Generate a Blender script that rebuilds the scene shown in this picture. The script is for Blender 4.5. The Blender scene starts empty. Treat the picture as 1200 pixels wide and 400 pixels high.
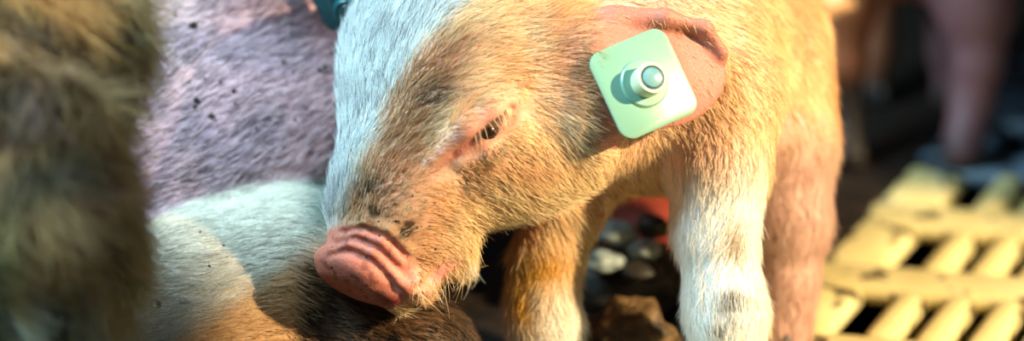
import bpy, bmesh, math
import numpy as np
from mathutils import Vector, Matrix

rng = np.random.default_rng(7)
scene = bpy.context.scene
COL = scene.collection

# ------------------------------------------------------------------ camera, light, exposure
S = 0.0004            # metres for one authoring unit
DP = 3000.0           # focus distance in authoring units
PHI = math.radians(20.0)
RIGHT = np.array((1.0, 0.0, 0.0))
FWD = np.array((0.0, math.cos(PHI), -math.sin(PHI)))
UP = np.array((0.0, math.sin(PHI), math.cos(PHI)))
HC = 302.0 * math.cos(PHI) + 3020.0 * math.sin(PHI)      # camera height, authoring units
CAM = np.array((0.0, -S * DP * math.cos(PHI), S * HC))
M3 = np.stack([RIGHT, UP, FWD], 1)                       # (right, up, depth) -> world

def W(p):
    """authoring frame (right, up, depth from the focus plane) -> world metres"""
    q = np.array(p, float).reshape(-1, 3).copy()
    q[:, 2] += DP
    return CAM + S * (q @ M3.T)

def WD(d):
    return np.array(d, float).reshape(-1, 3) @ M3.T

def P(px, py, w):
    k = (DP + w) / DP
    return np.array(((px - 600.0) * k, (200.0 - py) * k, w))

def floor_w(py):
    a = 200.0 - py
    return HC / (math.sin(PHI) - a * math.cos(PHI) / DP) - DP

def px_of(p):
    k = DP / (DP + p[:, 2])
    return 600.0 + p[:, 0] * k, 200.0 - p[:, 1] * k

cam_data = bpy.data.cameras.new('camera')
cam = bpy.data.objects.new('camera', cam_data)
COL.objects.link(cam)
cam.location = CAM
cam.rotation_euler = (math.pi / 2 - PHI, 0, 0)
cam_data.sensor_width = 36.0
cam_data.lens = 90.0
cam_data.clip_start = 0.05
cam_data.dof.use_dof = True
cam_data.dof.focus_distance = S * (DP - 45)
cam_data.dof.aperture_fstop = 2.5
scene.camera = cam

world = bpy.data.worlds.new('world')
scene.world = world
world.use_nodes = True
world.node_tree.nodes['Background'].inputs[0].default_value = (0.62, 0.80, 1.0, 1)
world.node_tree.nodes['Background'].inputs[1].default_value = 0.125

def lamp(name, kind, direction, dist, energy, color, target=(0, 0, 0), size=0.1, size_y=None, spot=None):
    d = bpy.data.lights.new(name, kind)
    d.energy = energy
    d.color = color
    o = bpy.data.objects.new(name, d)
    COL.objects.link(o)
    dv = np.array(direction, float); dv /= np.linalg.norm(dv)
    pos = W(target)[0] + WD(dv)[0] * dist
    o.location = pos
    o.rotation_euler = Vector(-WD(dv)[0]).to_track_quat('-Z', 'Y').to_euler()
    if kind == 'AREA':
        d.shape = 'RECTANGLE' if size_y else 'DISK'
        d.size = size
        if size_y: d.size_y = size_y
    elif kind == 'SPOT':
        d.shadow_soft_size = size
        d.spot_size = spot; d.spot_blend = 0.06
    return o

# warm heat lamp hanging above the pen to the right, cool daylight from a window on the left
lamp('heat_lamp', 'SPOT', (0.76, 0.36, -0.54), 1.5, 375, (1.0, 0.78, 0.47), target=(720, 120, 0), size=0.025, spot=math.radians(15.4))
lamp('window_light', 'AREA', (-0.56, 0.70, -0.45), 0.9, 27, (0.55, 0.86, 1.0), target=P(300, 180, 50), size=0.45, size_y=0.35)

scene.view_settings.view_transform = 'Standard'
scene.view_settings.look = 'None'
scene.view_settings.gamma = 1.0
scene.view_settings.use_curve_mapping = False
scene.view_settings.exposure = 0.0

# ------------------------------------------------------------------ colour and noise helpers
def srgb(r, g, b):
    c = np.array((r, g, b), float) / 255.0
    return np.where(c <= 0.04045, c / 12.92, ((c + 0.055) / 1.055) ** 2.4)

def sstep(a, b, x):
    t = np.clip((x - a) / (b - a), 0, 1)
    return t * t * (3 - 2 * t)

NL = rng.random((32, 32, 32))
def noise(p, scale, seed=0):
    q = p / scale + seed * 7.31
    i = np.floor(q).astype(int); f = q - i
    f = f * f * (3 - 2 * f)
    r = 0
    for dx in (0, 1):
        for dy in (0, 1):
            for dz in (0, 1):
                w = (f[:, 0] if dx else 1 - f[:, 0]) * (f[:, 1] if dy else 1 - f[:, 1]) * (f[:, 2] if dz else 1 - f[:, 2])
                r = r + w * NL[(i[:, 0] + dx) % 32, (i[:, 1] + dy) % 32, (i[:, 2] + dz) % 32]
    return r

def mixc(c, col, m):
    m = np.asarray(m)[:, None]
    return c * (1 - m) + np.asarray(col) * m

def blob(px, py, x, y, rx, ry=None, ang=0.0):
    ry = ry or rx
    ca, sa = math.cos(ang), math.sin(ang)
    dx, dy = px - x, py - y
    u = (dx * ca + dy * sa) / rx; v = (-dx * sa + dy * ca) / ry
    return np.exp(-(u * u + v * v))

# ------------------------------------------------------------------ materials
def new_mat(name):
    m = bpy.data.materials.new(name); m.use_nodes = True
    nt = m.node_tree
    return m, nt, nt.nodes['Principled BSDF']

def node(nt, kind, **kw):
    n = nt.nodes.new(kind)
    for k, v in kw.items(): setattr(n, k, v)
    return n

def skin_mat(name, rough=0.55, sss=0.15, bump=0.3, scale=900.0, var=0.25, spec=0.35):
    m, nt, b = new_mat(name)
    at = node(nt, 'ShaderNodeAttribute', attribute_name='Col')
    tc = node(nt, 'ShaderNodeTexCoord')
    nz = node(nt, 'ShaderNodeTexNoise'); nz.inputs['Scale'].default_value = scale; nz.inputs['Detail'].default_value = 5
    nt.links.new(tc.outputs['Object'], nz.inputs['Vector'])
    mr = node(nt, 'ShaderNodeMapRange')
    mr.inputs['From Min'].default_value = 0.3; mr.inputs['From Max'].default_value = 0.7
    mr.inputs['To Min'].default_value = 1 - var; mr.inputs['To Max'].default_value = 1 + var * 0.3
    nt.links.new(nz.outputs['Fac'], mr.inputs['Value'])
    mx = node(nt, 'ShaderNodeVectorMath', operation='SCALE')
    nt.links.new(at.outputs['Color'], mx.inputs[0]); nt.links.new(mr.outputs['Result'], mx.inputs['Scale'])
    nt.links.new(mx.outputs['Vector'], b.inputs['Base Color'])
    bp = node(nt, 'ShaderNodeBump'); bp.inputs['Strength'].default_value = bump; bp.inputs['Distance'].default_value = 0.0006
    nt.links.new(nz.outputs['Fac'], bp.inputs['Height']); nt.links.new(bp.outputs['Normal'], b.inputs['Normal'])
    b.inputs['Roughness'].default_value = rough
    b.inputs['Specular IOR Level'].default_value = spec
    b.inputs['Subsurface Weight'].default_value = sss
    b.inputs['Subsurface Scale'].default_value = 0.003
    b.inputs['Subsurface Radius'].default_value = (1.0, 0.35, 0.2)
    return m

def hair_mat(name, rough=0.45, trans=0.3):
    m, nt, b = new_mat(name)
    at = node(nt, 'ShaderNodeAttribute', attribute_name='Col')
    nt.links.new(at.outputs['Color'], b.inputs['Base Color'])
    b.inputs['Roughness'].default_value = rough
    b.inputs['Specular IOR Level'].default_value = 0.4
    tr = node(nt, 'ShaderNodeBsdfTranslucent')
    nt.links.new(at.outputs['Color'], tr.inputs['Color'])
    mx = node(nt, 'ShaderNodeMixShader'); mx.inputs[0].default_value = trans
    nt.links.new(b.outputs[0], mx.inputs[1]); nt.links.new(tr.outputs[0], mx.inputs[2])
    nt.links.new(mx.outputs[0], nt.nodes['Material Output'].inputs['Surface'])
    return m

def noise_mat(name, c1, c2, scale=60.0, rough=0.6, bump=0.4, dist=0.002, spec=0.4, c3=None, scale3=200.0, thr=0.62, soft=0.06):
    m, nt, b = new_mat(name)
    tc = node(nt, 'ShaderNodeTexCoord')
    nz = node(nt, 'ShaderNodeTexNoise'); nz.inputs['Scale'].default_value = scale; nz.inputs['Detail'].default_value = 6
    nt.links.new(tc.outputs['Object'], nz.inputs['Vector'])
    cr = node(nt, 'ShaderNodeValToRGB')
    cr.color_ramp.elements[0].position = 0.32; cr.color_ramp.elements[1].position = 0.68
    cr.color_ramp.elements[0].color = (*c1, 1); cr.color_ramp.elements[1].color = (*c2, 1)
    nt.links.new(nz.outputs['Fac'], cr.inputs['Fac'])
    out = cr.outputs['Color']
    if c3 is not None:
        n3 = node(nt, 'ShaderNodeTexNoise'); n3.inputs['Scale'].default_value = scale3; n3.inputs['Detail'].default_value = 5
        nt.links.new(tc.outputs['Object'], n3.inputs['Vector'])
        mr = node(nt, 'ShaderNodeMapRange'); mr.inputs['From Min'].default_value = thr; mr.inputs['From Max'].default_value = thr + soft
        nt.links.new(n3.outputs['Fac'], mr.inputs['Value'])
        mx = node(nt, 'ShaderNodeMix', data_type='RGBA')
        nt.links.new(mr.outputs['Result'], mx.inputs['Factor']); nt.links.new(out, mx.inputs['A'])
        mx.inputs['B'].default_value = (*c3, 1)
        out = mx.outputs['Result']
    nt.links.new(out, b.inputs['Base Color'])
    bp = node(nt, 'ShaderNodeBump'); bp.inputs['Strength'].default_value = bump; bp.inputs['Distance'].default_value = dist
    nt.links.new(nz.outputs['Fac'], bp.inputs['Height']); nt.links.new(bp.outputs['Normal'], b.inputs['Normal'])
    b.inputs['Roughness'].default_value = rough; b.inputs['Specular IOR Level'].default_value = spec
    return m

SKIN = skin_mat('piglet_skin', sss=0.2)
SKIN_DULL = skin_mat('pig_skin', sss=0.0, bump=0.4, var=0.35)
HAIR = hair_mat('pig_hair')
HOOF = noise_mat('hoof_horn', srgb(40, 34, 30), srgb(78, 66, 56), 300, 0.5)

# ------------------------------------------------------------------ signed distance sculpting
def unit(v):
    v = np.array(v, float); return v / np.linalg.norm(v)

class Sculpt:
    def __init__(self, lo, hi, h):
        self.lo = np.array(lo, float); self.h = h
        self.n = np.ceil((np.array(hi) - self.lo) / h).astype(int) + 1
        self.f = np.full(self.n, 60.0, np.float32)
    def _win(self, lo, hi):
        a = np.clip(np.floor((np.array(lo) - self.lo) / self.h).astype(int), 0, self.n)
        b = np.clip(np.ceil((np.array(hi) - self.lo) / self.h).astype(int) + 1, 0, self.n)
        if np.any(b <= a): return None, None
        ax = [(self.lo[i] + self.h * np.arange(a[i], b[i])).astype(np.float32) for i in range(3)]
        return tuple(slice(a[i], b[i]) for i in range(3)), np.stack(np.meshgrid(*ax, indexing='ij'), -1)
    def blend(self, sl, d, k, sub=False):
        f = self.f[sl]
        if sub:
            d = -d
            h = np.maximum(k - np.abs(f - d), 0) / k
            self.f[sl] = np.maximum(f, d) + h * h * k * 0.25
        else:
            h = np.maximum(k - np.abs(f - d), 0) / k
            self.f[sl] = np.minimum(f, d) - h * h * k * 0.25
    def ell(self, c, r, axes=None, k=30.0, sub=False, bend=None):
        c = np.array(c, float); r = np.array(r, float)
        A = np.eye(3) if axes is None else np.array([unit(a) for a in axes])
        ext = np.sqrt(((A * r[:, None]) ** 2).sum(0)) + k + 4 * self.h + (abs(bend[0]) * r[0] ** 2 if bend else 0)
        sl, g = self._win(c - ext, c + ext)
        if sl is None: return
        p = (g - c.astype(np.float32)) @ A.T.astype(np.float32)
        if bend: p[..., 2] -= bend[0] * p[..., 0] ** 2 + bend[1] * p[..., 1] ** 2
        k0 = np.sqrt(((p / r) ** 2).sum(-1)); k1 = np.sqrt(((p / (r * r)) ** 2).sum(-1)) + 1e-6
        self.blend(sl, k0 * (k0 - 1) / k1, k, sub)
    def cone(self, a, ra, b, rb, k=30.0, sub=False, flat=None):
        a = np.array(a, float); b = np.array(b, float)
        m = max(ra, rb) + k + 4 * self.h
        sl, g = self._win(np.minimum(a, b) - m, np.maximum(a, b) + m)
        if sl is None: return
        ab = (b - a).astype(np.float32)
        p = g - a.astype(np.float32)
        t = np.clip((p @ ab) / (ab @ ab), 0, 1)
        q = p - t[..., None] * ab
        if flat is not None: q = q * np.array(flat, np.float32)
        d = np.sqrt((q ** 2).sum(-1)) - (ra + (rb - ra) * t)
        self.blend(sl, d, k, sub)
    def path(self, pts, k=20.0, sub=False, flat=None):
        for (p, r), (q, s) in zip(pts[:-1], pts[1:]): self.cone(p, r, q, s, k, sub, flat)
    def cut_floor(self):
        ax = [self.lo[i] + self.h * np.arange(self.n[i]) for i in range(3)]
        hgt = HC + ax[1][None, :, None] * math.cos(PHI) - (DP + ax[2][None, None, :]) * math.sin(PHI)
        self.f = np.maximum(self.f, (3.0 - hgt).astype(np.float32))
    def sample(self, p):
        q = np.clip((p - self.lo) / self.h, 0, np.array(self.n) - 1.001)
        i = q.astype(int); f = q - i
        r = 0
        for dx in (0, 1):
            for dy in (0, 1):
                for dz in (0, 1):
                    w = (f[:, 0] if dx else 1 - f[:, 0]) * (f[:, 1] if dy else 1 - f[:, 1]) * (f[:, 2] if dz else 1 - f[:, 2])
                    r = r + w * self.f[i[:, 0] + dx, i[:, 1] + dy, i[:, 2] + dz]
        return r
    def on(self, x, y, dw=0.0):
        ws = np.arange(self.lo[2] + 2 * self.h, self.lo[2] + self.h * (self.n[2] - 2), 1.0)
        p = np.stack([P(x, y, w) for w in ws])
        f = self.sample(p)
        return P(x, y, ws[np.argmax(f < 0)] + dw)
    def grad(self, p, e=None):
        e = e or self.h * 1.2
        g = np.stack([self.sample(p + d) - self.sample(p - d) for d in np.eye(3) * e], 1)
        return g / (np.linalg.norm(g, axis=1, keepdims=True) + 1e-9)
    def mesh(self, smooth=2):
        self.cut_floor()
        f = self.f.copy()
        for ax in range(3):                     # close the field at its borders
            s = [slice(None)] * 3
            for e in (0, -1):
                s[ax] = e; f[tuple(s)] = np.maximum(f[tuple(s)], 1.0)
        ins = f < 0
        n = self.n
        cnt = np.zeros(n - 1, np.int8)
        for dx in (0, 1):
            for dy in (0, 1):
                for dz in (0, 1):
                    cnt += ins[dx:n[0]-1+dx, dy:n[1]-1+dy, dz:n[2]-1+dz]
        act = (cnt > 0) & (cnt < 8)
        idx = np.full(n - 1, -1, np.int64)
        ijk = np.argwhere(act)
        idx[act] = np.arange(len(ijk))
        acc = np.zeros((len(ijk), 3)); num = np.zeros(len(ijk))
        corners = [(x, y, z) for x in (0, 1) for y in (0, 1) for z in (0, 1)]
        for a in corners:
            for ax in range(3):
                if a[ax]: continue
                b = list(a); b[ax] = 1
                fa = f[ijk[:, 0]+a[0], ijk[:, 1]+a[1], ijk[:, 2]+a[2]]; fb = f[ijk[:, 0]+b[0], ijk[:, 1]+b[1], ijk[:, 2]+b[2]]
                m = (fa < 0) != (fb < 0)
                t = np.where(m, fa / np.where(m, fa - fb, 1), 0)
                pt = np.array(a, float)[None] + t[:, None] * np.eye(3)[ax]
                acc += pt * m[:, None]; num += m
        V = self.lo + self.h * (ijk + acc / num[:, None])
        quads = []
        for ax in range(3):
            u, v = (ax + 1) % 3, (ax + 2) % 3
            s0 = [slice(None)] * 3; s1 = [slice(None)] * 3
            s0[ax] = slice(0, -1); s1[ax] = slice(1, None)
            e = np.argwhere(ins[tuple(s0)] != ins[tuple(s1)])
            e = e[(e[:, u] > 0) & (e[:, v] > 0) & (e[:, u] < n[u]-1) & (e[:, v] < n[v]-1)]
            def cell(du, dv):
                c = e.copy(); c[:, u] -= du; c[:, v] -= dv
                return idx[c[:, 0], c[:, 1], c[:, 2]]
            q = np.stack([cell(1, 1), cell(0, 1), cell(0, 0), cell(1, 0)], 1)
            flip = ~ins[e[:, 0], e[:, 1], e[:, 2]]
            q[flip] = q[flip][:, ::-1]
            quads.append(q)
        Q = np.concatenate(quads)
        Q = Q[(Q >= 0).all(1)]
        for _ in range(smooth):
            s = np.zeros_like(V); c = np.zeros(len(V))
            for a in range(4):
                b = (a + 1) % 4
                np.add.at(s, Q[:, a], V[Q[:, b]]); np.add.at(c, Q[:, a], 1)
            V = 0.5 * V + 0.5 * s / np.maximum(c, 1)[:, None]
        # (right, up, depth) -> world is a mirrored frame, so the winding is turned round
        return V, Q

# ------------------------------------------------------------------ object helpers
def thing(name, label, cat, base, group=None):
    o = bpy.data.objects.new(name, None)
    COL.objects.link(o); o.location = base
    o.empty_display_size = 0.02
    o['label'] = label; o['category'] = cat
    if group: o['group'] = group
    return o

def tag(o, label, cat, group=None):
    o['label'] = label; o['category'] = cat
    if group: o['group'] = group
    return o

def link_mesh(name, V, F, mat, parent=None, base=None, cols=None, smooth=True, label=None):
    """V in world metres"""
    me = bpy.data.meshes.new(name)
    V = np.asarray(V, float)
    if base is not None: V = V - np.array(base)
    me.from_pydata(V.tolist(), [], F.tolist() if hasattr(F, 'tolist') else F)
    if cols is not None:
        a = me.attributes.new('Col', 'FLOAT_COLOR', 'POINT')
        a.data.foreach_set('color', np.concatenate([cols, np.ones((len(cols), 1))], 1).astype(np.float32).ravel())
    if smooth: me.polygons.foreach_set('use_smooth', np.ones(len(me.polygons), bool))
    me.materials.append(mat)
    me.update()
    o = bpy.data.objects.new(name, me)
    COL.objects.link(o)
    if parent is not None: o.parent = parent
    elif base is not None: o.location = base
    if label: o['label'] = label
    return o

def fix_normals(o):
    bm = bmesh.new(); bm.from_mesh(o.data)
    bmesh.ops.recalc_face_normals(bm, faces=bm.faces)
    bm.to_mesh(o.data); bm.free()

def tri_sample(V, Q, weight, n):
    T = np.concatenate([Q[:, [0, 1, 2]], Q[:, [0, 2, 3]]])
    a, b, c = V[T[:, 0]], V[T[:, 1]], V[T[:, 2]]
    area = np.linalg.norm(np.cross(b - a, c - a), axis=1) * weight[T].mean(1)
    cdf = np.cumsum(area); cdf /= cdf[-1]
    i = np.searchsorted(cdf, rng.random(n))
    u = np.sqrt(rng.random(n)); v = rng.random(n)
    w0, w1, w2 = 1 - u, u * (1 - v), u * v
    return a[i] * w0[:, None] + b[i] * w1[:, None] + c[i] * w2[:, None]

def hair_object(name, strands, cols, radius, parent, base, tip=0.15, mat=None):
    """strands (N, K, 3) in the authoring frame"""
    N, K, _ = strands.shape
    hc = bpy.data.hair_curves.new(name)
    hc.add_curves([K] * N)
    pos = (W(strands.reshape(-1, 3)) - np.array(base)).astype(np.float32)
    hc.position_data.foreach_set('vector', pos.ravel())
    ra = hc.attributes.get('radius') or hc.attributes.new('radius', 'FLOAT', 'POINT')
    t = np.linspace(0, 1, K)
    prof = 1 - (1 - tip) * t ** 1.5
    ra.data.foreach_set('value', (np.asarray(radius).reshape(-1, 1) * prof[None] * np.ones((N, 1)) * S).astype(np.float32).ravel())
    ca = hc.attributes.new('Col', 'FLOAT_COLOR', 'CURVE')
    ca.data.foreach_set('color', np.concatenate([cols, np.ones((N, 1))], 1).astype(np.float32).ravel())
    hc.materials.append(mat or HAIR)
    o = bpy.data.objects.new(name, hc)
    COL.objects.link(o)
    o.parent = parent
    o['kind'] = 'stuff'
    return o

def grow(sc, roots, flow, length, lift, jitter=0.25, curl=0.25, K=5, clump=40.0):
    nrm = sc.grad(roots)
    d = flow - (flow * nrm).sum(1, keepdims=True) * nrm
    d /= np.linalg.norm(d, axis=1, keepdims=True) + 1e-6
    lowj = np.stack([noise(roots, clump, s) - 0.5 for s in (1, 2, 3)], 1)
    d = d + lowj * jitter * 2.2 + rng.normal(0, jitter * 0.55, d.shape)
    d -= (d * nrm).sum(1, keepdims=True) * nrm * 0.9
    d /= np.linalg.norm(d, axis=1, keepdims=True) + 1e-6
    lift = np.asarray(lift).reshape(-1, 1) * (0.6 + 0.8 * rng.random((len(roots), 1)))
    bend = rng.normal(0, curl, d.shape)
    t = np.linspace(0, 1, K)
    L = np.asarray(length).reshape(-1, 1)
    out = []
    for x in t:
        off = d * x + nrm * lift * (x - 0.45 * x * x) + bend * x * x * 0.5
        out.append(roots - nrm * 0.8 + L * off)
    return np.stack(out, 1)

def field_dir(px, py, ctrl, sig=55.0):
    c = np.array(ctrl, float)
    d2 = (px[:, None] - c[None, :, 0]) ** 2 + (py[:, None] - c[None, :, 1]) ** 2
    w = 1.0 / (d2 + sig * sig * 0.2) ** 1.6
    w /= w.sum(1, keepdims=True)
    v = np.stack([(w * c[None, :, 2]).sum(1), (w * c[None, :, 3]).sum(1), np.zeros(len(px))], 1)
    return v / (np.linalg.norm(v, axis=1, keepdims=True) + 1e-6)

def hoof_mesh(name, foot, fwd, size, parent, base):
    """two claws standing on the floor under an authoring-frame foot point"""
    c = W(foot)[0]; c[2] = 0.0
    f = WD(fwd)[0]; f[2] = 0; f = unit(f); side = np.array((-f[1], f[0], 0))
    for s in (-1, 1):
        V = []; F = []
        ring = 10
        prof = [(0.0, 1.0, 0.0), (0.18, 1.02, 0.0), (0.6, 0.86, -0.12), (1.0, 0.62, -0.25)]
        for z, r, back in prof:
            for i in range(ring):
                a = 2 * math.pi * i / ring
                x = math.cos(a) * r * (1.25 if math.cos(a) > 0 else 0.75) + back + 0.2
                y = math.sin(a) * r * 0.52 + s * 0.55
                V.append(c + size * (x * f + y * side) + np.array((0, 0, z * size * 1.15)))
        for k in range(len(prof) - 1):
            for i in range(ring):
                j = (i + 1) % ring
                F.append([k * ring + i, k * ring + j, (k + 1) * ring + j, (k + 1) * ring + i])
        F.append(list(range(ring))[::-1]); F.append([(len(prof) - 1) * ring + i for i in range(ring)])
        o = link_mesh('hoof', np.array(V), F, HOOF, parent, base)
        fix_normals(o)

# ------------------------------------------------------------------ the pen: floor, pit, walls
def box_mesh(name, dims, bevel, seg=2):
    bm = bmesh.new()
    bmesh.ops.create_cube(bm, size=1.0)
    bmesh.ops.scale(bm, vec=dims, verts=bm.verts)
    bmesh.ops.bevel(bm, geom=list(bm.edges), offset=bevel, segments=seg, affect='EDGES', profile=0.5)
    me = bpy.data.meshes.new(name); bm.to_mesh(me); bm.free()
    me.polygons.foreach_set('use_smooth', np.ones(len(me.polygons), bool))
    return me

def place(name, me, mat, loc, rotz=0.0, parent=None):
    o = bpy.data.objects.new(name, me)
    if mat is not None and not me.materials: me.materials.append(mat)
    COL.objects.link(o); o.location = loc; o.rotation_euler = (0, 0, rotz)
    if parent is not None: o.parent = parent
    return o

YELLOW = noise_mat('cream_yellow_plastic', srgb(206, 190, 128), srgb(228, 214, 156), 28, 0.42, 0.25, 0.001, 0.5,
                   c3=srgb(58, 44, 26), scale3=55, thr=0.60, soft=0.05)
GREY = noise_mat('dirty_grey_plastic', srgb(62, 78, 92), srgb(104, 124, 140), 40, 0.5, 0.3, 0.001, 0.5, c3=srgb(24, 22, 20), scale3=60, thr=0.52, soft=0.08)
MUCK = noise_mat('wet_muck', srgb(16, 12, 9), srgb(40, 29, 20), 45, 0.6, 0.8, 0.006, 0.3)
DARK = noise_mat('dark_pit', srgb(10, 9, 8), srgb(20, 17, 14), 20, 0.8)
WALLM = noise_mat('dark_pen_wall', srgb(14, 12, 11), srgb(26, 22, 19), 10, 0.8)

def fpt(px, py):
    return W(P(px, py, floor_w(py)))[0]

def slab(name, corners, z0, z1, mat):
    V = [(x, y, z) for z in (z0, z1) for x, y in corners]
    n = len(corners)
    F = [list(range(n))[::-1], [n + i for i in range(n)]] + [[i, (i + 1) % n, n + (i + 1) % n, n + i] for i in range(n)]
    o = link_mesh(name, np.array(V), F, mat, smooth=False)
    fix_normals(o)
    o['kind'] = 'structure'
    return o

# slot grid: slots run along es, rows along er
s00 = fpt(1021, 363)[:2]
vs = fpt(1086, 288)[:2] - s00; ROW = np.linalg.norm(vs); es = vs / ROW
vr = fpt(1079, 368)[:2] - s00; CELL = np.linalg.norm(vr); er = vr / CELL
BAR, RIB = CELL * 0.63, ROW * 0.36
edge_a = s00 - er * (CELL * 1.9)                # a point on the slatted floor's left edge
# everything left of the edge line is solid concrete under muck
ea = edge_a - es * 1.2; eb = edge_a + es * 1.6
slab('floor', [(-1.5, ea[1]), tuple(ea), tuple(eb), (-1.5, eb[1])], -0.03, 0.0, MUCK)
slab('floor_pit', [(-1.5, -1.6), (2.4, -1.6), (2.4, 2.2), (-1.5, 2.2)], -0.16, -0.12, DARK)
slab('wall_back', [(-1.5, 1.05), (2.4, 1.05), (2.4, 1.1), (-1.5, 1.1)], -0.12, 1.4, WALLM)

slat_len = ROW - RIB * 0.9
rz_s = math.atan2(es[1], es[0]); rz_r = math.atan2(er[1], er[0])
def slat_panel(name, label, mat, rows, ncol):
    root = bpy.data.objects.new(name, None); COL.objects.link(root)
    root['kind'] = 'structure'; root['label'] = label
    bar = box_mesh('slat', (slat_len, BAR, 0.018), 0.005); bar.materials.append(mat)
    rib = box_mesh('cross_rib', (CELL * (ncol + 1.9), RIB, 0.012), 0.005); rib.materials.append(mat)
    full = box_mesh('end_plate', (slat_len, CELL * 1.35, 0.011), 0.004); full.materials.append(mat)
    for r in rows:
        o = s00 + es * (r * ROW)                # centre of this row's first slot
        c = o - es * (ROW / 2) + er * (CELL * (ncol - 1.9) / 2)
        place('cross_rib', rib, None, (c[0], c[1], -0.006), rz_r, root)
        c = o - er * (CELL * 1.18)
        place('end_plate', full, None, (c[0], c[1], -0.0062), rz_s, root)
        for i in range(ncol):
            c = o + er * (CELL * (i + 0.5))
            place('slat', bar, None, (c[0], c[1], -0.0095), rz_s, root)
    return root
slat_panel('floor_yellow_slats', 'cream yellow plastic slatted floor with oblong slots', YELLOW, range(-3, 3), 14)
slat_panel('floor_grey_slats', 'dirty grey plastic slatted floor beyond the yellow slats', GREY, range(3, 7), 14)

# ------------------------------------------------------------------ the piglet
def build_piglet():
    sc = Sculpt((-260, -330, -125), (450, 400, 480), 2.7)
    # trunk
    sc.cone(P(785, 60, 135), 140, P(862, 50, 330), 120, 40)
    sc.ell(P(770, 110, 110), (120, 120, 105), k=40)
    sc.ell(P(892, 132, 262), (93, 150, 110), k=40)
    # neck
    sc.cone(P(590, 100, 70), 118, P(740, 80, 120), 125, 50)
    # near foreleg
    sc.path([(P(850, 110, 60), 72), (P(842, 200, 48), 56), (P(838, 270, 42), 46), (P(848, 345, 36), 41), (P(852, 375, 34), 42),
             (P(852, 440, 34), 33), (P(852, 478, 32), 35)], 26)
    # far foreleg
    w2 = 120
    sc.path([(P(705, 170, w2), 62), (P(662, 240, w2 - 5), 44), (P(642, 300, w2 - 10), 38), (P(636, 350, w2 - 14), 37), (P(638, 385, w2 - 15), 41),
             (P(638, 425, w2 - 15), 33), (P(638, 452, w2 - 15), 34)], 24)
    # hind legs
    sc.path([(P(915, 180, 240), 68), (P(922, 260, 235), 50), (P(918, 330, 245), 38), (P(915, 375, 250), 32), (P(912, 402, 245), 33)], 30)
    sc.path([(P(860, 180, 380), 62), (P(848, 250, 375), 48), (P(838, 310, 380), 36), (P(832, 350, 380), 30), (P(830, 366, 378), 31)], 30)
    # tail
    sc.path([(P(950, 10, 430), 14), (P(985, 0, 450), 9), (P(990, -30, 455), 6)], 10)
    # head: blunt cone, flattened a little in depth
    F = unit(P(425, 315, -20) - P(555, 125, 30))
    sc.ell(P(552, 118, 45), (152, 142, 118), axes=(F, np.cross(F, (0, 0, 1)), (0, 0, 1)), k=40)
    sc.ell(P(500, 55, 60), (95, 90, 80), k=60)                      # forehead
    sc.cone(P(545, 140, 20), 112, P(470, 246, -12), 80, 30)
    sc.cone(P(470, 246, -12), 78, P(450, 280, -22), 58, 20)
    sc.cone(P(455, 120, 15), 50, P(432, 245, -18), 40, 30)          # bridge of the snout
    sc.ell(P(605, 192, -5), (62, 52, 55), k=50)                     # jowl
    sc.ell(P(512, 296, -15), (42, 34, 44), k=30)                    # chin side
    # brow, cheekbone
    sc.path([(P(505, 178, -62), 16), (P(550, 138, -66), 20), (P(600, 112, -52), 18)], 26)
    sc.path([(P(555, 182, -68), 14), (P(600, 158, -60), 16)], 24)
    # nose disc and the wrinkled folds above it
    D1 = unit(P(474, 350, -52) - P(369, 309, -22)); nF = unit(F - D1 * (F @ D1)); D2 = np.cross(D1, nF)
    sc.ell(P(436, 300, -34), (52, 40, 44), axes=(D1, nF, D2), k=16)
    sc.ell(P(421, 320, -36), (57, 26, 48), axes=(D1, nF, D2), k=8)
    sc.ell(P(418, 334, -34), (50, 14, 40), axes=(D1, nF, D2), k=6)
    sc.ell(P(482, 332, -40), (30, 22, 36), k=14)
    sc.ell(P(456, 347, -42), (21, 14, 28), axes=(D1, nF, D2), k=6)
    for ln_, r_ in (([(388, 293), (410, 286), (437, 297), (458, 318), (472, 334)], 5.5), ([(396, 279), (420, 273), (447, 284), (470, 308)], 5.5),
                    ([(402, 267), (428, 261), (456, 270), (480, 292)], 4.5)):
        sc.path([(sc.on(x, y, 1.0), r_ * (0.8 if i in (0, len(ln_) - 1) else 1.0)) for i, (x, y) in enumerate(ln_)], 5)
    for ln_ in ([(384, 301), (408, 294), (434, 305), (454, 326), (466, 340)], [(391, 287), (414, 279), (442, 290), (464, 313), (480, 326)], [(399, 273), (424, 267), (452, 277), (476, 301)]):
        sc.path([(sc.on(x, y, -1.0), 2.6) for x, y in ln_], 4, sub=True)
    # eyelid slit and lip line
    sc.path([(sc.on(552, 170, 4), 6), (sc.on(572, 158, 4), 9), (sc.on(598, 138, 4), 6)], 12, sub=True)      # socket
    up = [(sc.on(510, 186, 6), 11), (sc.on(546, 150, 2), 17), (sc.on(575, 130, 2), 16), (sc.on(600, 116, 6), 11)]
    sc.path(up, 10)                                                                                         # upper lid
    sc.path([(sc.on(540, 188, 6), 9), (sc.on(572, 176, 4), 12), (sc.on(606, 146, 6), 9)], 10)                    # lower lid
    sc.path([(sc.on(552, 167, 0), 3), (sc.on(567, 157, 0), 3.9), (sc.on(593, 135, 0), 3)], 3, sub=True)
    sc.path([(sc.on(508, 199, 0), 3.0), (sc.on(532, 182, 0), 3.4), (sc.on(553, 167, 0), 4)], 5, sub=True)
    sc.ell(sc.on(599, 127), (5, 4, 8), k=5, sub=True)
    sc.path([(sc.on(490, 338), 3), (sc.on(508, 328), 6), (sc.on(536, 303), 4)], 8, sub=True)
    sc.ell(P(672, 125, 8), (66, 92, 66), k=46)                     # neck roll under the ear
    # near ear: a thin curved leaf
    ex = unit((1.0, 0.12, 0.10)); ez = unit((0.22, 0.18, -0.95)); ey = np.cross(ez, ex)
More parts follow.
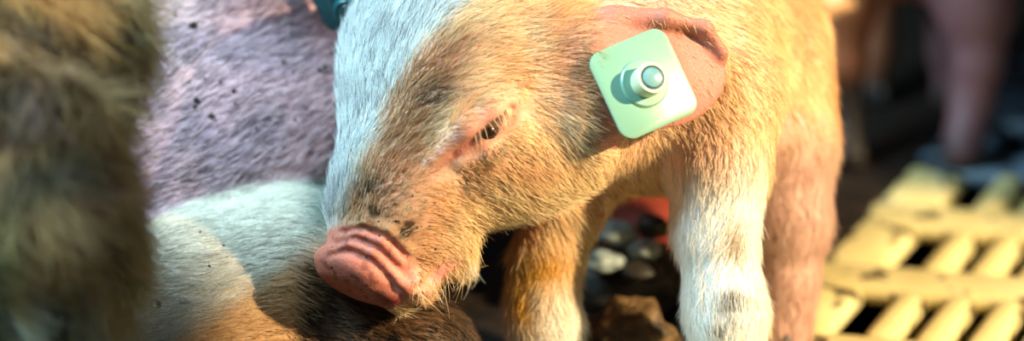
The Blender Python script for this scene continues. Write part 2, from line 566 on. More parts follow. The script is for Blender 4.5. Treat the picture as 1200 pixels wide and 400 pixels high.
    sc.ell(P(765, 80, -52), (92, 72, 8), axes=(ex, ey, ez), k=12, bend=(-0.0012, -0.0010))
    sc.path([(P(650, 45, -24), 36), (P(698, 60, -44), 24), (P(730, 70, -50), 10)], 34)
    sc.path([(P(645, 85, -26), 34), (P(688, 112, -46), 22), (P(715, 120, -49), 9)], 30)
    sc.path([(P(648, 125, -26), 32), (P(690, 148, -40), 20), (P(720, 148, -44), 8)], 30)
    sc.path([(P(668, 26, -20), 16), (P(720, 22, -44), 11), (P(780, 20, -48), 8), (P(826, 32, -40), 7), (P(848, 62, -30), 6)], 14)
    # far ear
    ez2 = unit((-0.8, 0.2, -0.5)); ex2 = unit(np.cross(ez2, (0.6, 0.3, 0.1))); ey2 = np.cross(ez2, ex2)
    sc.ell(P(500, -70, 150), (85, 60, 9), axes=(ex2, ey2, ez2), k=24)
    V, Q = sc.mesh(2)
    return sc, V, Q

def lin_side(px, py, pts):
    """signed horizontal distance right of a polyline given as (x, y) with y ascending"""
    ys = np.array([p[1] for p in pts], float); xs = np.array([p[0] for p in pts], float)
    return px - np.interp(py, ys, xs)

BLAZE = [(600, -60), (548, 0), (495, 62), (462, 115), (438, 165), (420, 215), (405, 255), (395, 280)]

def nose_mask(p):
    px, py = px_of(p)
    d = unit((-0.63, -0.72))
    # the bare pink disc and the folds above it
    a = (px - 421) * 0.93 + (py - 322) * 0.36; b = -(px - 421) * 0.36 + (py - 322) * 0.93
    m = sstep(1.12, 0.9, np.sqrt((a / 66) ** 2 + ((b + 8) / 46) ** 2))
    return m * sstep(60, 30, p[:, 2])

def piglet_skin(p):
    px, py = px_of(p); w = p[:, 2]
    c = np.tile(srgb(226, 172, 142), (len(p), 1))
    n1 = noise(p, 60, 1); n2 = noise(p, 18, 2); n3 = noise(p, 7, 3)
    c = mixc(c, srgb(232, 190, 140), sstep(0.4, 0.8, n1) * 0.6)
    c = mixc(c, srgb(226, 222, 214), sstep(6, -18, lin_side(px, py, BLAZE)) * (px < 600))
    # pinker, barer skin round the eye and the ear
    c = mixc(c, srgb(226, 150, 140), 0.7 * blob(px, py, 545, 160, 58, 20, -0.68))
    c = mixc(c, srgb(196, 112, 100), 0.7 * blob(px, py, 540, 175, 34, 5, -0.66))
    c = mixc(c, srgb(74, 26, 20), 0.95 * blob(px, py, 570, 154, 22, 5.5, -0.72))
    ear = (px > 690) & (px < 860) & (py < 175) & (w < -24)
    c = mixc(c, srgb(184, 114, 98), ear * 0.95)
    c = mixc(c, srgb(206, 138, 114), blob(px, py, 672, 40, 34, 46) * 0.8)
    c = mixc(c, srgb(180, 112, 98), blob(px, py, 830, 70, 26, 34) * ear * 0.7)
    # dirty muzzle
    mz = np.clip(blob(px, py, 478, 268, 56, 36, 0.5) + 0.7 * blob(px, py, 430, 235, 34, 26), 0, 1)
    c = mixc(c, srgb(196, 142, 104), mz * 0.8)
    c = mixc(c, srgb(84, 54, 30), mz * sstep(0.52, 0.70, n2 * 0.6 + n3 * 0.4))
    c = mixc(c, srgb(236, 176, 160), blob(px, py, 504, 256, 10, 8) * 0.9)
    c = mixc(c, srgb(226, 150, 138), np.clip(1.1 * blob(px, py, 514, 322, 30, 9, -0.75), 0, 1))
    nm = nose_mask(p)
    c = mixc(c, srgb(240, 146, 124), nm)
    c = mixc(c, srgb(120, 66, 52), nm * sstep(0.70, 0.80, n3) * 0.5)
    c = mixc(c, srgb(150, 62, 58), nm * blob(px, py, 462, 354, 20, 7, 0.3))
    # legs: white lower parts, yellow stains, dark dirt
    c = mixc(c, srgb(232, 226, 216), sstep(280, 380, py) * (px > 585) * (px < 690) * 0.9)
    c = mixc(c, srgb(214, 160, 50), blob(px, py, 612, 340, 20, 34) * 0.8 + blob(px, py, 640, 305, 24, 18) * 0.6)
    nl = (px > 775) & (px < 900) & (py > 150) & (w < 110)
    c = mixc(c, srgb(236, 232, 226), nl * sstep(150, 260, py))
    c = mixc(c, srgb(70, 52, 34), np.clip(blob(px, py, 862, 352, 22, 18) + blob(px, py, 848, 390, 18, 10), 0, 1) * sstep(0.4, 0.6, n2))
    c = mixc(c, srgb(150, 112, 60), blob(px, py, 862, 280, 12, 26) * 0.6 * nl)
    hl = (px > 885) & (py > 130) & (w > 110)
    c = mixc(c, srgb(204, 164, 150), hl * 0.9)
    return c

FLOW = [(410, 220, .1, 1), (440, 100, .3, .95), (480, 30, .42, .9), (455, 160, .6, .8), (490, 120, .85, .5), (520, 60, .85, .45), (600, 50, 1, .1),
        (640, 20, 1, .2), (560, 110, 1, .2), (520, 170, .85, .5), (560, 190, .6, -.6), (600, 140, .8, -.3), (640, 180, .7, -.7), (600, 230, .7, -.7), (600, 280, .7, -.7),
        (540, 250, .8, -.3), (470, 260, .6, .3), (430, 250, .2, .7), (500, 335, .35, -.9), (550, 310, .65, -.75), (480, 300, .5, .1), (660, 110, .9, -.2),
        (750, 200, .2, -.9), (850, 250, -.25, -1), (640, 320, -.1, -1), (930, 250, .1, -1), (900, 50, .8, -.5), (780, 60, .6, -.5), (700, 150, .7, -.6)]

def piglet_hair_col(p, px, py):
    n = len(p); r = rng.random(n)
    n1 = noise(p, 26, 5); n2 = noise(p, 55, 6)
    c = np.tile(srgb(248, 222, 174), (n, 1))
    c = mixc(c, srgb(238, 190, 136), sstep(0.35, 0.75, n2))
    c = mixc(c, srgb(132, 92, 56), 0.8 * (rng.random(n) > 0.86))
    c = c * (0.75 + 0.4 * r)[:, None]
    side = lin_side(px, py, BLAZE)
    # darker brown band right of the white blaze
    band = np.exp(-((side - 26) / 30) ** 2) * sstep(20, 90, py) * sstep(300, 240, py) * (side > -8)
    c = mixc(c, srgb(146, 84, 40), np.clip(band * (0.35 + 0.9 * (r > 0.45)), 0, 0.9))
    tuft = np.clip(blob(px, py, 500, 118, 22, 12, -0.5) + 0.8 * blob(px, py, 428, 228, 22, 14) + 0.7 * blob(px, py, 545, 212, 22, 14) + 0.5 * blob(px, py, 580, 178, 22, 8, -0.7)
                   + 0.8 * blob(px, py, 476, 262, 40, 26) * (n1 > 0.5), 0, 1)
    c = mixc(c, srgb(48, 32, 20), np.clip(1.2 * tuft, 0, 1) * (r > 0.3))
    white = sstep(5, -14, side + 16 * (r - 0.5)) * (px < 620)
    c = mixc(c, srgb(220, 224, 224), white)
    c = mixc(c, srgb(40, 44, 46), white * (rng.random(n) > 0.88) * 0.85)
    c = mixc(c, srgb(190, 128, 78), np.clip(blob(px, py, 664, 80, 24, 60), 0, 1) * 0.75)
    # legs
    w = p[:, 2]
    hind = (px > 885) & (py > 130) & (w > 110)
    c = mixc(c, srgb(196, 162, 150), hind * 0.85 * sstep(120, 200, py))
    leg = (px > 775) & (px < 900) & (py > 150) & (w < 120)
    c = mixc(c, srgb(240, 234, 222), leg * sstep(140, 230, py))
    c = mixc(c, srgb(150, 112, 66), leg * blob(px, py, 862, 280, 12, 26) * 0.8)
    c = mixc(c, srgb(60, 46, 32), leg * np.clip(blob(px, py, 862, 352, 22, 18) + blob(px, py, 850, 392, 18, 10), 0, 1) * sstep(0.4, 0.55, n1))
    fl = (px > 580) & (px < 695) & (py > 240)
    c = mixc(c, srgb(238, 230, 214), fl * sstep(300, 365, py))
    c = mixc(c, srgb(222, 172, 48), fl * np.clip(blob(px, py, 612, 345, 16, 40) + blob(px, py, 640, 305, 26, 18), 0, 1))
    c = mixc(c, srgb(60, 44, 28), fl * blob(px, py, 628, 340, 4, 16) * (r > 0.3))
    c = mixc(c, srgb(70, 50, 34), blob(px, py, 682, 150, 10, 40) * (r > 0.5) * 0.7)  # shade in the crease beside the ear, painted into the hair
    return c

def seg_dist(px, py, a, b):
    a = np.array(a, float); b = np.array(b, float); d = b - a
    t = np.clip(((px - a[0]) * d[0] + (py - a[1]) * d[1]) / (d @ d), 0, 1)
    return np.hypot(px - a[0] - t * d[0], py - a[1] - t * d[1])

sc, V, Q = build_piglet()
base = W(P(770, 450, 130))[0]; base[2] = 0.0
piglet = thing('piglet', 'ginger and white piglet with pink snout resting, standing with cream ear tag', 'piglet', base)
body = link_mesh('body', W(V), Q, SKIN, piglet, base, piglet_skin(V))
fix_normals(body)
px, py = px_of(V)
nm = nose_mask(V)
N3 = sc.grad(V)
front = (N3[:, 2] < 0.35).astype(float)
face = ((px < 700) & (py < 365) & (V[:, 2] < 130)).astype(float)
wgt = (0.08 + face * 1.0 * front + (1 - face) * 0.28 * front)
inf = ((py > -30) & (py < 410)).astype(float)
wgt *= (0.25 + 0.75 * inf) * (1 - nm)
lids = blob(px, py, 552, 160, 52, 14, -0.72)
earm = (px > 690) & (px < 860) & (py < 175) & (V[:, 2] < -24)
ed = seg_dist(px, py, (516, 193), (596, 130))
wgt *= 0.04 + 0.96 * sstep(11, 24, ed)
wgt *= 1 - 0.72 * np.clip(blob(px, py, 462, 272, 52, 34, 0.5), 0, 1)
wgt *= 1 - np.clip(1.1 * blob(px, py, 512, 322, 32, 12, -0.75), 0, 0.97)
wgt *= (1 - 0.5 * np.clip(lids, 0, 1)) * np.where(earm, 0.2, 1.0) * (1 - 0.6 * blob(px, py, 676, 40, 34, 40))
R = tri_sample(V, Q, wgt, 78000)
px, py = px_of(R)
flow = field_dir(px, py, FLOW)
flow[:, 2] += 0.15
mz = np.clip(blob(px, py, 460, 270, 50, 40), 0, 1)
ln = 24 * (0.55 + 0.7 * rng.random(len(R))) * (1 - 0.55 * mz)
chin = blob(px, py, 570, 310, 60, 40) + blob(px, py, 640, 240, 50, 30)
ln *= 1 + 0.25 * np.clip(chin, 0, 1)
ear_r = (px > 690) & (px < 860) & (py < 175) & (R[:, 2] < -24)
ln *= 1 - 0.5 * blob(px, py, 508, 318, 34, 22, -0.75)
ln *= np.where(ear_r, 0.5, 1.0) * (0.42 + 0.58 * sstep(8, 45, seg_dist(px, py, (516, 193), (596, 130))))
lift = 0.26 + 0.12 * np.clip(chin, 0, 1)
st = grow(sc, R, flow, ln, lift, jitter=0.28, curl=0.22)
hair_object('fur', st, piglet_hair_col(R, px, py), 0.32, piglet, base)

# long whiskers under the chin, eyelashes
def project(sc, pts):
    """walk from the camera side onto the surface at the given picture points"""
    out = []
    for x, y in pts:
        ws = np.arange(-128, 200, 1.5)
        p = np.stack([P(x, y, w) for w in ws])
        f = sc.sample(p)
        i = np.argmax(f < 0)
        out.append(p[i])
    return np.array(out)
rx = rng.uniform(482, 560, 46); ry = 346 - (rx - 480) * 0.42 - rng.random(46) * 10
wr = project(sc, np.stack([rx, ry], 1))
fl = np.stack([rng.uniform(-0.1, 0.8, 46), rng.uniform(-1, -0.5, 46), rng.uniform(-0.4, 0.3, 46)], 1)
ws = grow(sc, wr, fl, rng.uniform(18, 36, 46), np.full(46, 0.8), jitter=0.2, curl=0.3)
hair_object('whiskers', ws, np.tile(srgb(236, 214, 176), (46, 1)), 0.3, piglet, base)
t = np.linspace(0, 1, 22)
lr = project(sc, np.stack([556 + 38 * t, 155 - 29 * t], 1))
fl = np.stack([0.5 + 0.2 * t, -1.0 + 0 * t, -0.5 + 0 * t], 1)
le = grow(sc, lr, fl, np.full(22, 15.0) + 5 * rng.random(22), np.full(22, 0.5), jitter=0.06, curl=0.1)
lc = np.where((np.arange(22) % 3 == 0)[:, None], srgb(240, 220, 180)[None], srgb(60, 42, 28)[None])
hair_object('eyelashes', le, lc, 0.5, piglet, base)
# the eye behind the nearly closed lids
def uv_ball(c, r, seg=20, rings=12):
    V = []; F = []
    for i in range(rings + 1):
        th = math.pi * i / rings
        for j in range(seg):
            ph = 2 * math.pi * j / seg
            V.append((c[0] + r * math.sin(th) * math.cos(ph), c[1] + r * math.cos(th), c[2] + r * math.sin(th) * math.sin(ph)))
    for i in range(rings):
        for j in range(seg):
            k = (j + 1) % seg
            F.append([i * seg + j, i * seg + k, (i + 1) * seg + k, (i + 1) * seg + j])
    return np.array(V), F
eyem, nt, b = new_mat('dark_eye'); b.inputs['Base Color'].default_value = (0.03, 0.012, 0.008, 1); b.inputs['Roughness'].default_value = 0.12
ec = project(sc, [(570, 154)])[0] + np.array((0, 0, 12.0))
ev, ef = uv_ball(ec, 15.0)
link_mesh('eyeball', W(ev), ef, eyem, piglet, base, label='dark eye behind nearly closed lids')
for foot, fw, s in (((852, 486, 32), (-0.4, 0, -1), 0.011), ((638, 458, 105), (-0.4, 0, -1), 0.011), ((912, 408, 245), (-0.4, 0, -1), 0.0105), ((830, 372, 378), (-0.4, 0, -1), 0.0105)):
    hoof_mesh('hoof', P(*foot), fw, s, piglet, base)

# ------------------------------------------------------------------ ear tags
TAGM, nt, b = new_mat('pale_mint_tag_plastic')
b.inputs['Base Color'].default_value = (*srgb(120, 164, 142), 1); b.inputs['Roughness'].default_value = 0.32
b.inputs['Subsurface Weight'].default_value = 0.15; b.inputs['Subsurface Scale'].default_value = 0.002
STUDM = noise_mat('cream_stud_plastic', srgb(196, 206, 168), srgb(206, 214, 178), 30, 0.35, 0.0)
CAPM = noise_mat('teal_stud_cap', srgb(84, 132, 140), srgb(120, 162, 164), 90, 0.22, 0.0)
RINGM = noise_mat('dark_teal_gap', srgb(28, 60, 66), srgb(36, 70, 76), 90, 0.3, 0.0)
TEALM = noise_mat('teal_tag_plastic', srgb(0, 62, 70), srgb(0, 80, 88), 30, 0.3, 0.0)

def rounded_plate(hx, hy, r, th, seg=8):
    pts = []
    for cx, cy, a0 in ((hx - r, hy - r, 0), (-hx + r, hy - r, 90), (-hx + r, -hy + r, 180), (hx - r, -hy + r, 270)):
        for i in range(seg + 1):
            a = math.radians(a0 + 90 * i / seg)
            pts.append((cx + r * math.cos(a), cy + r * math.sin(a)))
    pts = np.array(pts); n = len(pts)
    rings = [(0.97, -th / 2), (1.0, -th * 0.3), (1.0, th * 0.3), (0.97, th / 2)]
    V = []; F = []
    for s, z in rings:
        for x, y in pts * s: V.append((x, y, z))
    for k in range(3):
        for i in range(n):
            j = (i + 1) % n
            F.append([k * n + i, k * n + j, (k + 1) * n + j, (k + 1) * n + i])
    F.append(list(range(n))[::-1]); F.append([3 * n + i for i in range(n)])
    return np.array(V), F

def lathe(prof, seg=36):
    V = []; F = []
    for r, z in prof:
        for i in range(seg):
            a = 2 * math.pi * i / seg
            V.append((r * math.cos(a), r * math.sin(a), z))
    for k in range(len(prof) - 1):
        for i in range(seg):
            j = (i + 1) % seg
            F.append([k * seg + i, k * seg + j, (k + 1) * seg + j, (k + 1) * seg + i])
    F.append(list(range(seg))[::-1]); F.append([(len(prof) - 1) * seg + i for i in range(seg)])
    return np.array(V), F

def ear_tag(name, label, centre, e1, nrm, mats, size=(49, 51)):
    nrm = unit(nrm); e1 = unit(np.array(e1) - nrm * (np.array(e1) @ nrm)); e2 = np.cross(nrm, e1)
    A = np.stack([e1, e2, nrm], 0)
    base = W(centre)[0]
    root = thing(name, label, 'ear tag', base)
    def part(nm, VF, mat, off=(0, 0, 0), smooth=True, lab=None, par=None):
        V, F = VF
        o = link_mesh(nm, W(centre + (V + np.array(off)) @ A), F, mat, par or root, base, smooth=False, label=lab)
        fix_normals(o)
        if smooth:
            o.data.polygons.foreach_set('use_smooth', np.ones(len(o.data.polygons), bool))
            md = o.modifiers.new('edges', 'EDGE_SPLIT'); md.split_angle = math.radians(38)
        return o
    part('plate', rounded_plate(size[0], size[1], 17, 4.5), mats[0])
    part('stud_base', lathe([(29, 0), (29, 2.5), (27, 4.5), (18, 5)]), mats[0], (0, 0, 1))
    collar = part('stud_collar', lathe([(18, 0), (19, 20), (18.6, 23.5), (17.4, 25), (14.4, 25), (14.2, 20), (1, 20)]), mats[1], (0, 0, 5))
    part('gap_ring', lathe([(14.2, 0), (14.2, 4.4), (12.6, 4.5), (12.4, 1)]), mats[3], (0, 0, 24.5), par=collar)
    part('stud_cap', lathe([(12.3, 0), (12.3, 4.5), (11, 6.3), (6, 7.6), (0.5, 8)]), mats[2], (0, 0, 24.5), lab='teal round stud cap', par=collar)
    return root
tag_c = P(754, 98, -73)
ear_tag('ear_tag', 'pale mint square ear tag with round stud in the ginger piglet ear', tag_c, (0.40, -0.92, 0), (0.30, 0.20, -0.93), (TAGM, STUDM, CAPM, RINGM), (54, 52))

# ------------------------------------------------------------------ lying pig behind: mauve flank and folded white leg
sc2 = Sculpt((-1010, -480, -70), (160, 560, 660), 5.5)
sc2.ell(P(150, -60, 400), (330, 240, 235), k=60)
sc2.ell(P(215, 185, 330), (330, 270, 232), k=60)
sc2.ell(P(-40, 150, 320), (260, 250, 240), k=60)
sc2.cone(P(300, -60, 280), 150, P(440, -130, 330), 120, 50)            # neck
sc2.cone(P(470, -140, 340), 100, P(560, -160, 300), 60, 40)            # head
sc2.path([(P(60, 448, 110), 150), (P(220, 390, 95), 138), (P(345, 352, 118), 127), (P(400, 372, 112), 108), (P(462, 420, 62), 84), (P(482, 424, 50), 72)], 26)
sc2.ell(P(480, 418, 42), (76, 66, 52), k=24)
sc2.ell(P(200, 560, 220), (300, 130, 180), k=40)                        # belly side resting on the floor
ez = unit((-0.2, -0.2, -0.9)); exx = unit((0.3, -0.9, 0.1)); 
sc2.ell(P(404, -62, 176), (50, 50, 9), axes=(exx, np.cross(ez, exx), ez), k=10)
sc2.cone(P(392, -95, 280), 40, P(400, -70, 176), 14, 20)
V2, Q2 = sc2.mesh(3)

LIMB_TOP = [(-200, 380), (150, 276), (175, 257), (220, 236), (280, 219), (340, 210), (400, 205), (600, 203)]
def limb_mask(p):
    px, py = px_of(p)
    xs = [a for a, b in LIMB_TOP]; ys = [b for a, b in LIMB_TOP]
    return sstep(-3, 5, py - np.interp(px, xs, ys))
def pig2_skin(p):
    px, py = px_of(p); n1 = noise(p, 50, 3); n2 = noise(p, 14, 4); n3 = noise(p, 8, 9)
    c = np.tile(srgb(228, 182, 190), (len(p), 1))
    c = mixc(c, srgb(242, 188, 168), sstep(320, 120, px + 0.5 * py) * 0.8)
    c = mixc(c, srgb(140, 122, 146), sstep(0.45, 0.7, n1) * 0.6)
    c = mixc(c, srgb(62, 56, 66), sstep(0.55, 0.8, n2) * 0.3)
    lm = limb_mask(p)
    l = np.tile(srgb(228, 220, 204), (len(p), 1))
    warm_lit = sstep(-14, 14, (px - 210) * 0.58 + (py - 400) * 0.815)  # warm lamp light on the lower leg, painted into its skin colour
    l = mixc(l, srgb(226, 176, 112), warm_lit * 0.8)
    dirt = np.clip(sstep(338, 366, px) * sstep(290, 320, py), 0, 1)
    l = mixc(l, srgb(96, 68, 44), dirt)
    l = mixc(l, srgb(26, 20, 15), dirt * sstep(0.5, 0.62, n2 * .5 + n3 * .5))
    l = mixc(l, srgb(110, 138, 130), sstep(335, 375, px) * sstep(290, 250, py) * 0.8)
    l = mixc(l, srgb(50, 60, 58), sstep(335, 375, px) * sstep(290, 250, py) * sstep(0.55, 0.7, n2) * 0.8)
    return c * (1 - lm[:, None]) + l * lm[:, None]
base2 = W(P(170, 540, 250))[0]; base2[2] = 0.0
pig2 = thing('lying_pig', 'lying pig with mauve flank and folded white leg under the piglet snout', 'pig', base2)
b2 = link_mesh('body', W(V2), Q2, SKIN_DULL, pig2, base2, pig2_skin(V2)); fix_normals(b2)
px, py = px_of(V2)
N2 = sc2.grad(V2); fr = (N2[:, 2] < 0.2)
lm = limb_mask(V2)
vis = (px > 120) & (px < 600) & (py > -30) & (py < 420) & fr
wg = 0.08 + vis * np.where(lm > 0.5, 1.0, 0.42)
R2 = tri_sample(V2, Q2, wg, 44000)
px, py = px_of(R2); lm = limb_mask(R2)
flow = np.where((lm > 0.5)[:, None], np.stack([0.9 + 0 * px, np.where(px < 330, 0.25, -0.3), 0 * px], 1), np.stack([0.8 + 0 * px, 0.55 + 0 * px, 0 * px], 1))
r = rng.random(len(R2)); n1 = noise(R2, 30, 8)
cf = np.where((r > 0.4)[:, None], srgb(238, 210, 212)[None], srgb(128, 100, 112)[None])
cf = mixc(cf, srgb(36, 32, 38), sstep(0.55, 0.75, n1) * (r < 0.5) * 0.9)
cl = srgb(240, 234, 220)[None] * (0.75 + 0.3 * r)[:, None]
warm_lit = sstep(-14, 14, (px - 210) * 0.58 + (py - 400) * 0.815 + 20 * (r - 0.5))  # the same painted lamp light, carried into the leg hair
cl = mixc(cl, srgb(236, 186, 118), warm_lit * 0.8)
dirt = sstep(338, 366, px + 24 * (r - .5)) * sstep(290, 320, py)
cl = mixc(cl, srgb(108, 76, 48), dirt * 0.97)
cl = mixc(cl, srgb(30, 22, 16), dirt * (r > 0.55))
tl = sstep(335, 375, px) * sstep(290, 250, py)
cl = mixc(cl, srgb(120, 146, 138), tl * 0.8)
cl = mixc(cl, srgb(40, 44, 40), (rng.random(len(R2)) > 0.95) * 0.8)
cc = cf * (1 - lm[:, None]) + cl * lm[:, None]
ln2 = np.where(lm > 0.5, 20, 24) * (0.6 + 0.7 * rng.random(len(R2)))
st2 = grow(sc2, R2, flow, ln2, np.full(len(R2), 0.22), jitter=0.22, curl=0.2)
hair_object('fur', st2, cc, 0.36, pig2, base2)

# crumbs of dung stuck to the flank and leg
def crumbs(sc, pts, sizes, name, parent, base, mat):
    c = project(sc, pts)
    VV = []; FF = []
    t = (1 + 5 ** 0.5) / 2
    ico = np.array([(-1, t, 0), (1, t, 0), (-1, -t, 0), (1, -t, 0), (0, -1, t), (0, 1, t), (0, -1, -t), (0, 1, -t), (t, 0, -1), (t, 0, 1), (-t, 0, -1), (-t, 0, 1)]) / 1.9
    icf = [(0, 11, 5), (0, 5, 1), (0, 1, 7), (0, 7, 10), (0, 10, 11), (1, 5, 9), (5, 11, 4), (11, 10, 2), (10, 7, 6), (7, 1, 8), (3, 9, 4), (3, 4, 2), (3, 2, 6), (3, 6, 8), (3, 8, 9), (4, 9, 5), (2, 4, 11), (6, 2, 10), (8, 6, 7), (9, 8, 1)]
    for q, s in zip(c, sizes):
        o = len(VV)
        for v in ico * s * rng.uniform(0.6, 1.35, (12, 1)): VV.append(q + v - np.array((0, 0, s * 0.4)))
        FF += [[a + o, b + o, d + o] for a, b, d in icf]
    ob = link_mesh(name, W(np.array(VV)), FF, mat, parent, base, smooth=False)
    fix_normals(ob); ob['kind'] = 'stuff'
    return ob
CRUMB = noise_mat('dried_dung', srgb(34, 26, 18), srgb(66, 50, 34), 400, 0.8)
pts = [(226, 30), (230, 118), (228, 125), (248, 136), (274, 106), (276, 122), (240, 92), (258, 96), (332, 73), (374, 82), (380, 80), (205, 18), (275, 75), (330, 112), (300, 150),
       (186, 356), (266, 302), (262, 288), (246, 312), (235, 272), (330, 170), (290, 60), (345, 140), (222, 96)]
crumbs(sc2, pts, [6, 4.5, 3, 4.5, 3, 2.5, 2, 2, 3, 4, 4, 2.5, 2, 2, 2.5, 3, 2.2, 2, 2, 2, 2, 2, 2, 1.8], 'dung_crumbs', pig2, base2, CRUMB)
mp = np.stack([rng.normal(478, 32, 30), rng.normal(262, 20, 30)], 1)
mp = mp[(mp[:, 0] > 425) & (mp[:, 0] < 555)]
mp = np.concatenate([mp, np.stack([rng.uniform(385, 470, 7), rng.uniform(290, 340, 7)], 1)])
crumbs(sc, mp, rng.uniform(0.8, 1.9, len(mp)), 'dirt_specks', piglet, base, CRUMB)
ear_tag('ear_tag', 'dark teal ear tag at the top edge beside the white forehead', P(412, 0, 140), (0.3, -0.9, 0.1), (-0.1, -0.6, -0.8), (TEALM, TEALM, RINGM, RINGM), (38, 46))

# ------------------------------------------------------------------ shaggy dark pig in the foreground left
sc3 = Sculpt((-1720, -560, -560), (-370, 320, 40), 7.0)
sc3.ell(P(-72, 215, -270), (183, 222, 142), k=44)
sc3.ell(P(-10, 330, -270), (134, 214, 134), k=44)
sc3.ell(P(42, 70, -250), (98, 107, 98), k=36)
sc3.cone(P(-160, 250, -240), 190, P(-560, 270, -200), 200, 60)           # barrel of the body, out of frame
sc3.cone(P(-760, 300, -200), 130, P(-960, 380, -210), 62, 60)            # head
sc3.ell(P(-800, 190, -290), (60, 70, 14), k=20)                          # ears
sc3.ell(P(-800, 190, -110), (60, 70, 14), k=20)
sc3.path([(P(-300, 430, -330), 70), (P(-360, 560, -370), 46), (P(-440, 600, -390), 36)], 40)
sc3.path([(P(-620, 430, -300), 70), (P(-680, 560, -350), 46), (P(-760, 590, -370), 36)], 40)
sc3.ell(P(-110, 520, -260), (220, 200, 140), k=60)
sc3.ell(P(104, 36, -250), (50, 60, 50), k=30)
sc3.ell(P(84, 300, -262), (48, 70, 60), k=30)
sc3.cone(P(20, 110, -392), 27, P(100, 135, -382), 23, 36)
sc3.cone(P(60, 250, -392), 30, P(110, 210, -366), 20, 36)
sc3.ell(P(50, 215, -396), (41, 44, 27), k=27)
V3, Q3 = sc3.mesh(2)
def pig3_col(p, hair=False):
    px, py = px_of(p); n1 = noise(p, 90, 11); n2 = noise(p, 40, 12); n3 = noise(p, 22, 13)
    c = np.tile(srgb(206, 166, 112), (len(p), 1))
    c = mixc(c, srgb(236, 172, 96), sstep(170, 20, py) * sstep(0.3, 0.6, n1))
    c = mixc(c, srgb(206, 198, 124), sstep(150, 260, py) * sstep(0.4, 0.7, n2))
    c = mixc(c, srgb(220, 224, 204), sstep(250, 380, py) * sstep(0.45, 0.7, n3))
    c = mixc(c, srgb(44, 34, 24), np.clip(sstep(0.54, 0.70, n2) + 0.8 * blob(px, py, 60, 110, 70, 26), 0, 1) * 0.85)
    c = mixc(c, srgb(230, 206, 150), sstep(90, 150, px) * 0.65)
    c = mixc(c, srgb(222, 184, 172), np.clip(blob(px, py, 34, 120, 14, 32, 0.3) + blob(px, py, 90, 225, 18, 22) + blob(px, py, 5, 35, 10, 8), 0, 1) * 0.9)
    return c
base3 = W(P(-60, 560, -340))[0]; base3[2] = 0.0
pig3 = thing('shaggy_pig', 'dark brown shaggy muddy pig blurred in the left foreground', 'pig', base3)
b3 = link_mesh('body', W(V3), Q3, SKIN_DULL, pig3, base3, pig3_col(V3)); fix_normals(b3)
px, py = px_of(V3); N3 = sc3.grad(V3)
wg = 0.12 + ((px > -60) & (py > -60) & (py < 460) & (N3[:, 2] < 0.5))
pale = np.clip(blob(px, py, 34, 120, 14, 32, 0.3) + blob(px, py, 90, 225, 18, 22), 0, 1)
R3 = tri_sample(V3, Q3, wg * (1 - 0.7 * pale), 36000)
px, py = px_of(R3)
flow = np.stack([0.5 + 0 * px, -0.8 + 0 * px, 0 * px], 1)
flow += sstep(90, 160, px)[:, None] * np.array((0.7, 0.25, 0.0))
flow += np.stack([noise(R3, 110, s) - 0.5 for s in (21, 22, 23)], 1) * 1.8
c3 = pig3_col(R3, True) * (0.55 + 0.75 * rng.random((len(R3), 1)))
st3 = grow(sc3, R3, flow, 60 * (0.5 + 0.8 * rng.random(len(R3))), np.full(len(R3), 0.5), jitter=0.45, curl=0.4, clump=30)
hair_object('fur', st3, c3, 0.5, pig3, base3)

# ------------------------------------------------------------------ background piglets
def leg_piglet():
    fw = floor_w(196)
    sc = Sculpt(P(940, 230, fw - 330) - np.array((60, 60, 0)), P(1250, -330, fw + 430), 6.0)
    sc.cone(P(1065, -95, fw + 40), 125, P(1065, -110, fw + 280), 120, 40)
    sc.ell(P(985, -20, fw), (62, 90, 70), k=40); sc.ell(P(1140, -20, fw), (66, 100, 70), k=40)
    sc.path([(P(985, 20, fw), 50), (P(985, 75, fw + 8), 36), (P(990, 120, fw + 18), 27), (P(992, 165, fw + 8), 24), (P(993, 184, fw), 25)], 20)
    sc.path([(P(1148, 20, fw), 52), (P(1146, 75, fw + 8), 38), (P(1138, 120, fw + 18), 32), (P(1130, 160, fw + 8), 28), (P(1128, 180, fw), 28)], 20)
    for x in (1020, 1115):
        sc.path([(P(x, -20, fw + 290), 50), (P(x, 60, fw + 290), 34), (P(x, 115, fw + 290), 26), (P(x, 132, fw + 290), 26)], 20)
    sc.cone(P(1065, -150, fw + 330), 95, P(1065, -110, fw + 400), 60, 40)
    V, Q = sc.mesh(2)
    px, py = px_of(V)
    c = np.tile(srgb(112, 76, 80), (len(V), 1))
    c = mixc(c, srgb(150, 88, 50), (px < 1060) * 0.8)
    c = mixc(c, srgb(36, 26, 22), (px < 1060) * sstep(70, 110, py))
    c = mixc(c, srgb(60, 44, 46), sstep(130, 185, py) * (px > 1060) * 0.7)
    b = W(P(1065, 200, fw))[0]; b[2] = 0
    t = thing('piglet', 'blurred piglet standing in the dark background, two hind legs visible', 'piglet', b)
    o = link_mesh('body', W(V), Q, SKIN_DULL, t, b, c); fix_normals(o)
    for x, y, d in ((993, 190, fw), (1128, 187, fw), (1020, 140, fw + 290), (1115, 140, fw + 290)):
        hoof_mesh('hoof', P(x, y, d), (0, 0, 1), 0.011, t, b)
leg_piglet()

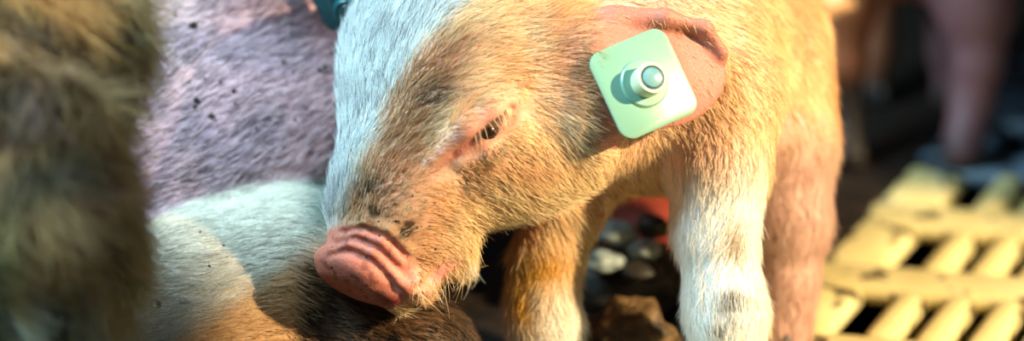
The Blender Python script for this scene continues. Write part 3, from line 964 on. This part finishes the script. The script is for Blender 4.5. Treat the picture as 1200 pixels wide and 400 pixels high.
def red_piglet():
    fw = floor_w(322)
    sc = Sculpt(P(600, 360, fw - 60), P(1000, 120, fw + 420), 6.0)
    sc.ell(P(775, 268, fw + 150), (120, 62, 90), k=30)
    sc.cone(P(790, 262, fw + 170), 60, P(900, 255, fw + 230), 66, 30)
    sc.ell(P(740, 292, fw + 110), (50, 30, 34), k=24)
    V, Q = sc.mesh(2)
    c = np.tile(srgb(140, 54, 36), (len(V), 1))
    b = W(P(775, 330, fw + 150))[0]; b[2] = 0
    t = thing('piglet', 'reddish brown piglet lying in shade behind the legs', 'piglet', b)
    o = link_mesh('body', W(V), Q, SKIN_DULL, t, b, c); fix_normals(o)
red_piglet()

# ------------------------------------------------------------------ dung clods and muck between the legs
CLOD = noise_mat('grey_green_dung', srgb(104, 116, 110), srgb(150, 162, 158), 60, 0.45, 0.5, 0.003)
CLODD = noise_mat('dark_dung', srgb(24, 22, 18), srgb(60, 54, 44), 60, 0.5, 0.6, 0.003)
CLODB = noise_mat('brown_strawy_muck', srgb(30, 22, 14), srgb(120, 92, 56), 90, 0.6, 0.9, 0.006, c3=srgb(190, 160, 100), scale3=120, thr=0.6)
def clod(name, label, px, py, w, rx, ry, rz, mat, seed, group=None, amp=0.22):
    V, F = uv_ball((0, 0, 0), 1.0, 24, 16)
    d = 1 + amp * 2 * (noise(V + 5, 0.55, seed) - 0.5) + amp * (noise(V + 5, 0.22, seed + 1) - 0.5)
    V = V * d[:, None]
    c = W(P(px, py, w))[0]
    X = V[:, [0, 2, 1]] * np.array((rx, rz, ry)) * S
    b = c.copy(); b[2] = c[2] + X[:, 2].min()
    o = link_mesh(name, c + X, F, mat, None, b)
    fix_normals(o)
    tag(o, label, 'dung clod', group)
    return o
G = 'dung clods between the front legs'
clod('dung_clod', 'long grey green dung clod, uppermost of the pile between the front legs', 722, 272, 300, 27, 13, 20, CLOD, 1, G)
clod('dung_clod', 'dark round dung clod at the top right of the pile', 766, 266, 310, 22, 16, 20, CLODD, 2, G)
clod('dung_clod', 'pale bluish dung clod in the middle of the pile beside the white leg', 756, 292, 290, 22, 14, 18, CLOD, 3, G)
clod('dung_clod', 'flat grey dung clod at the left end of the pile', 706, 306, 290, 26, 13, 20, CLOD, 4, G)
clod('dung_clod', 'dark teal grey dung clod low in the pile', 748, 318, 295, 34, 17, 24, CLODD, 5, G)
clod('dung_clod', 'broad dark dung heap under the grey clods', 735, 335, 370, 75, 60, 60, CLODD, 6, G)
clod('muck_heap', 'brown strawy muck heap between the front legs at the bottom edge', 738, 398, 180, 62, 44, 50, CLODB, 7, None, 0.3)
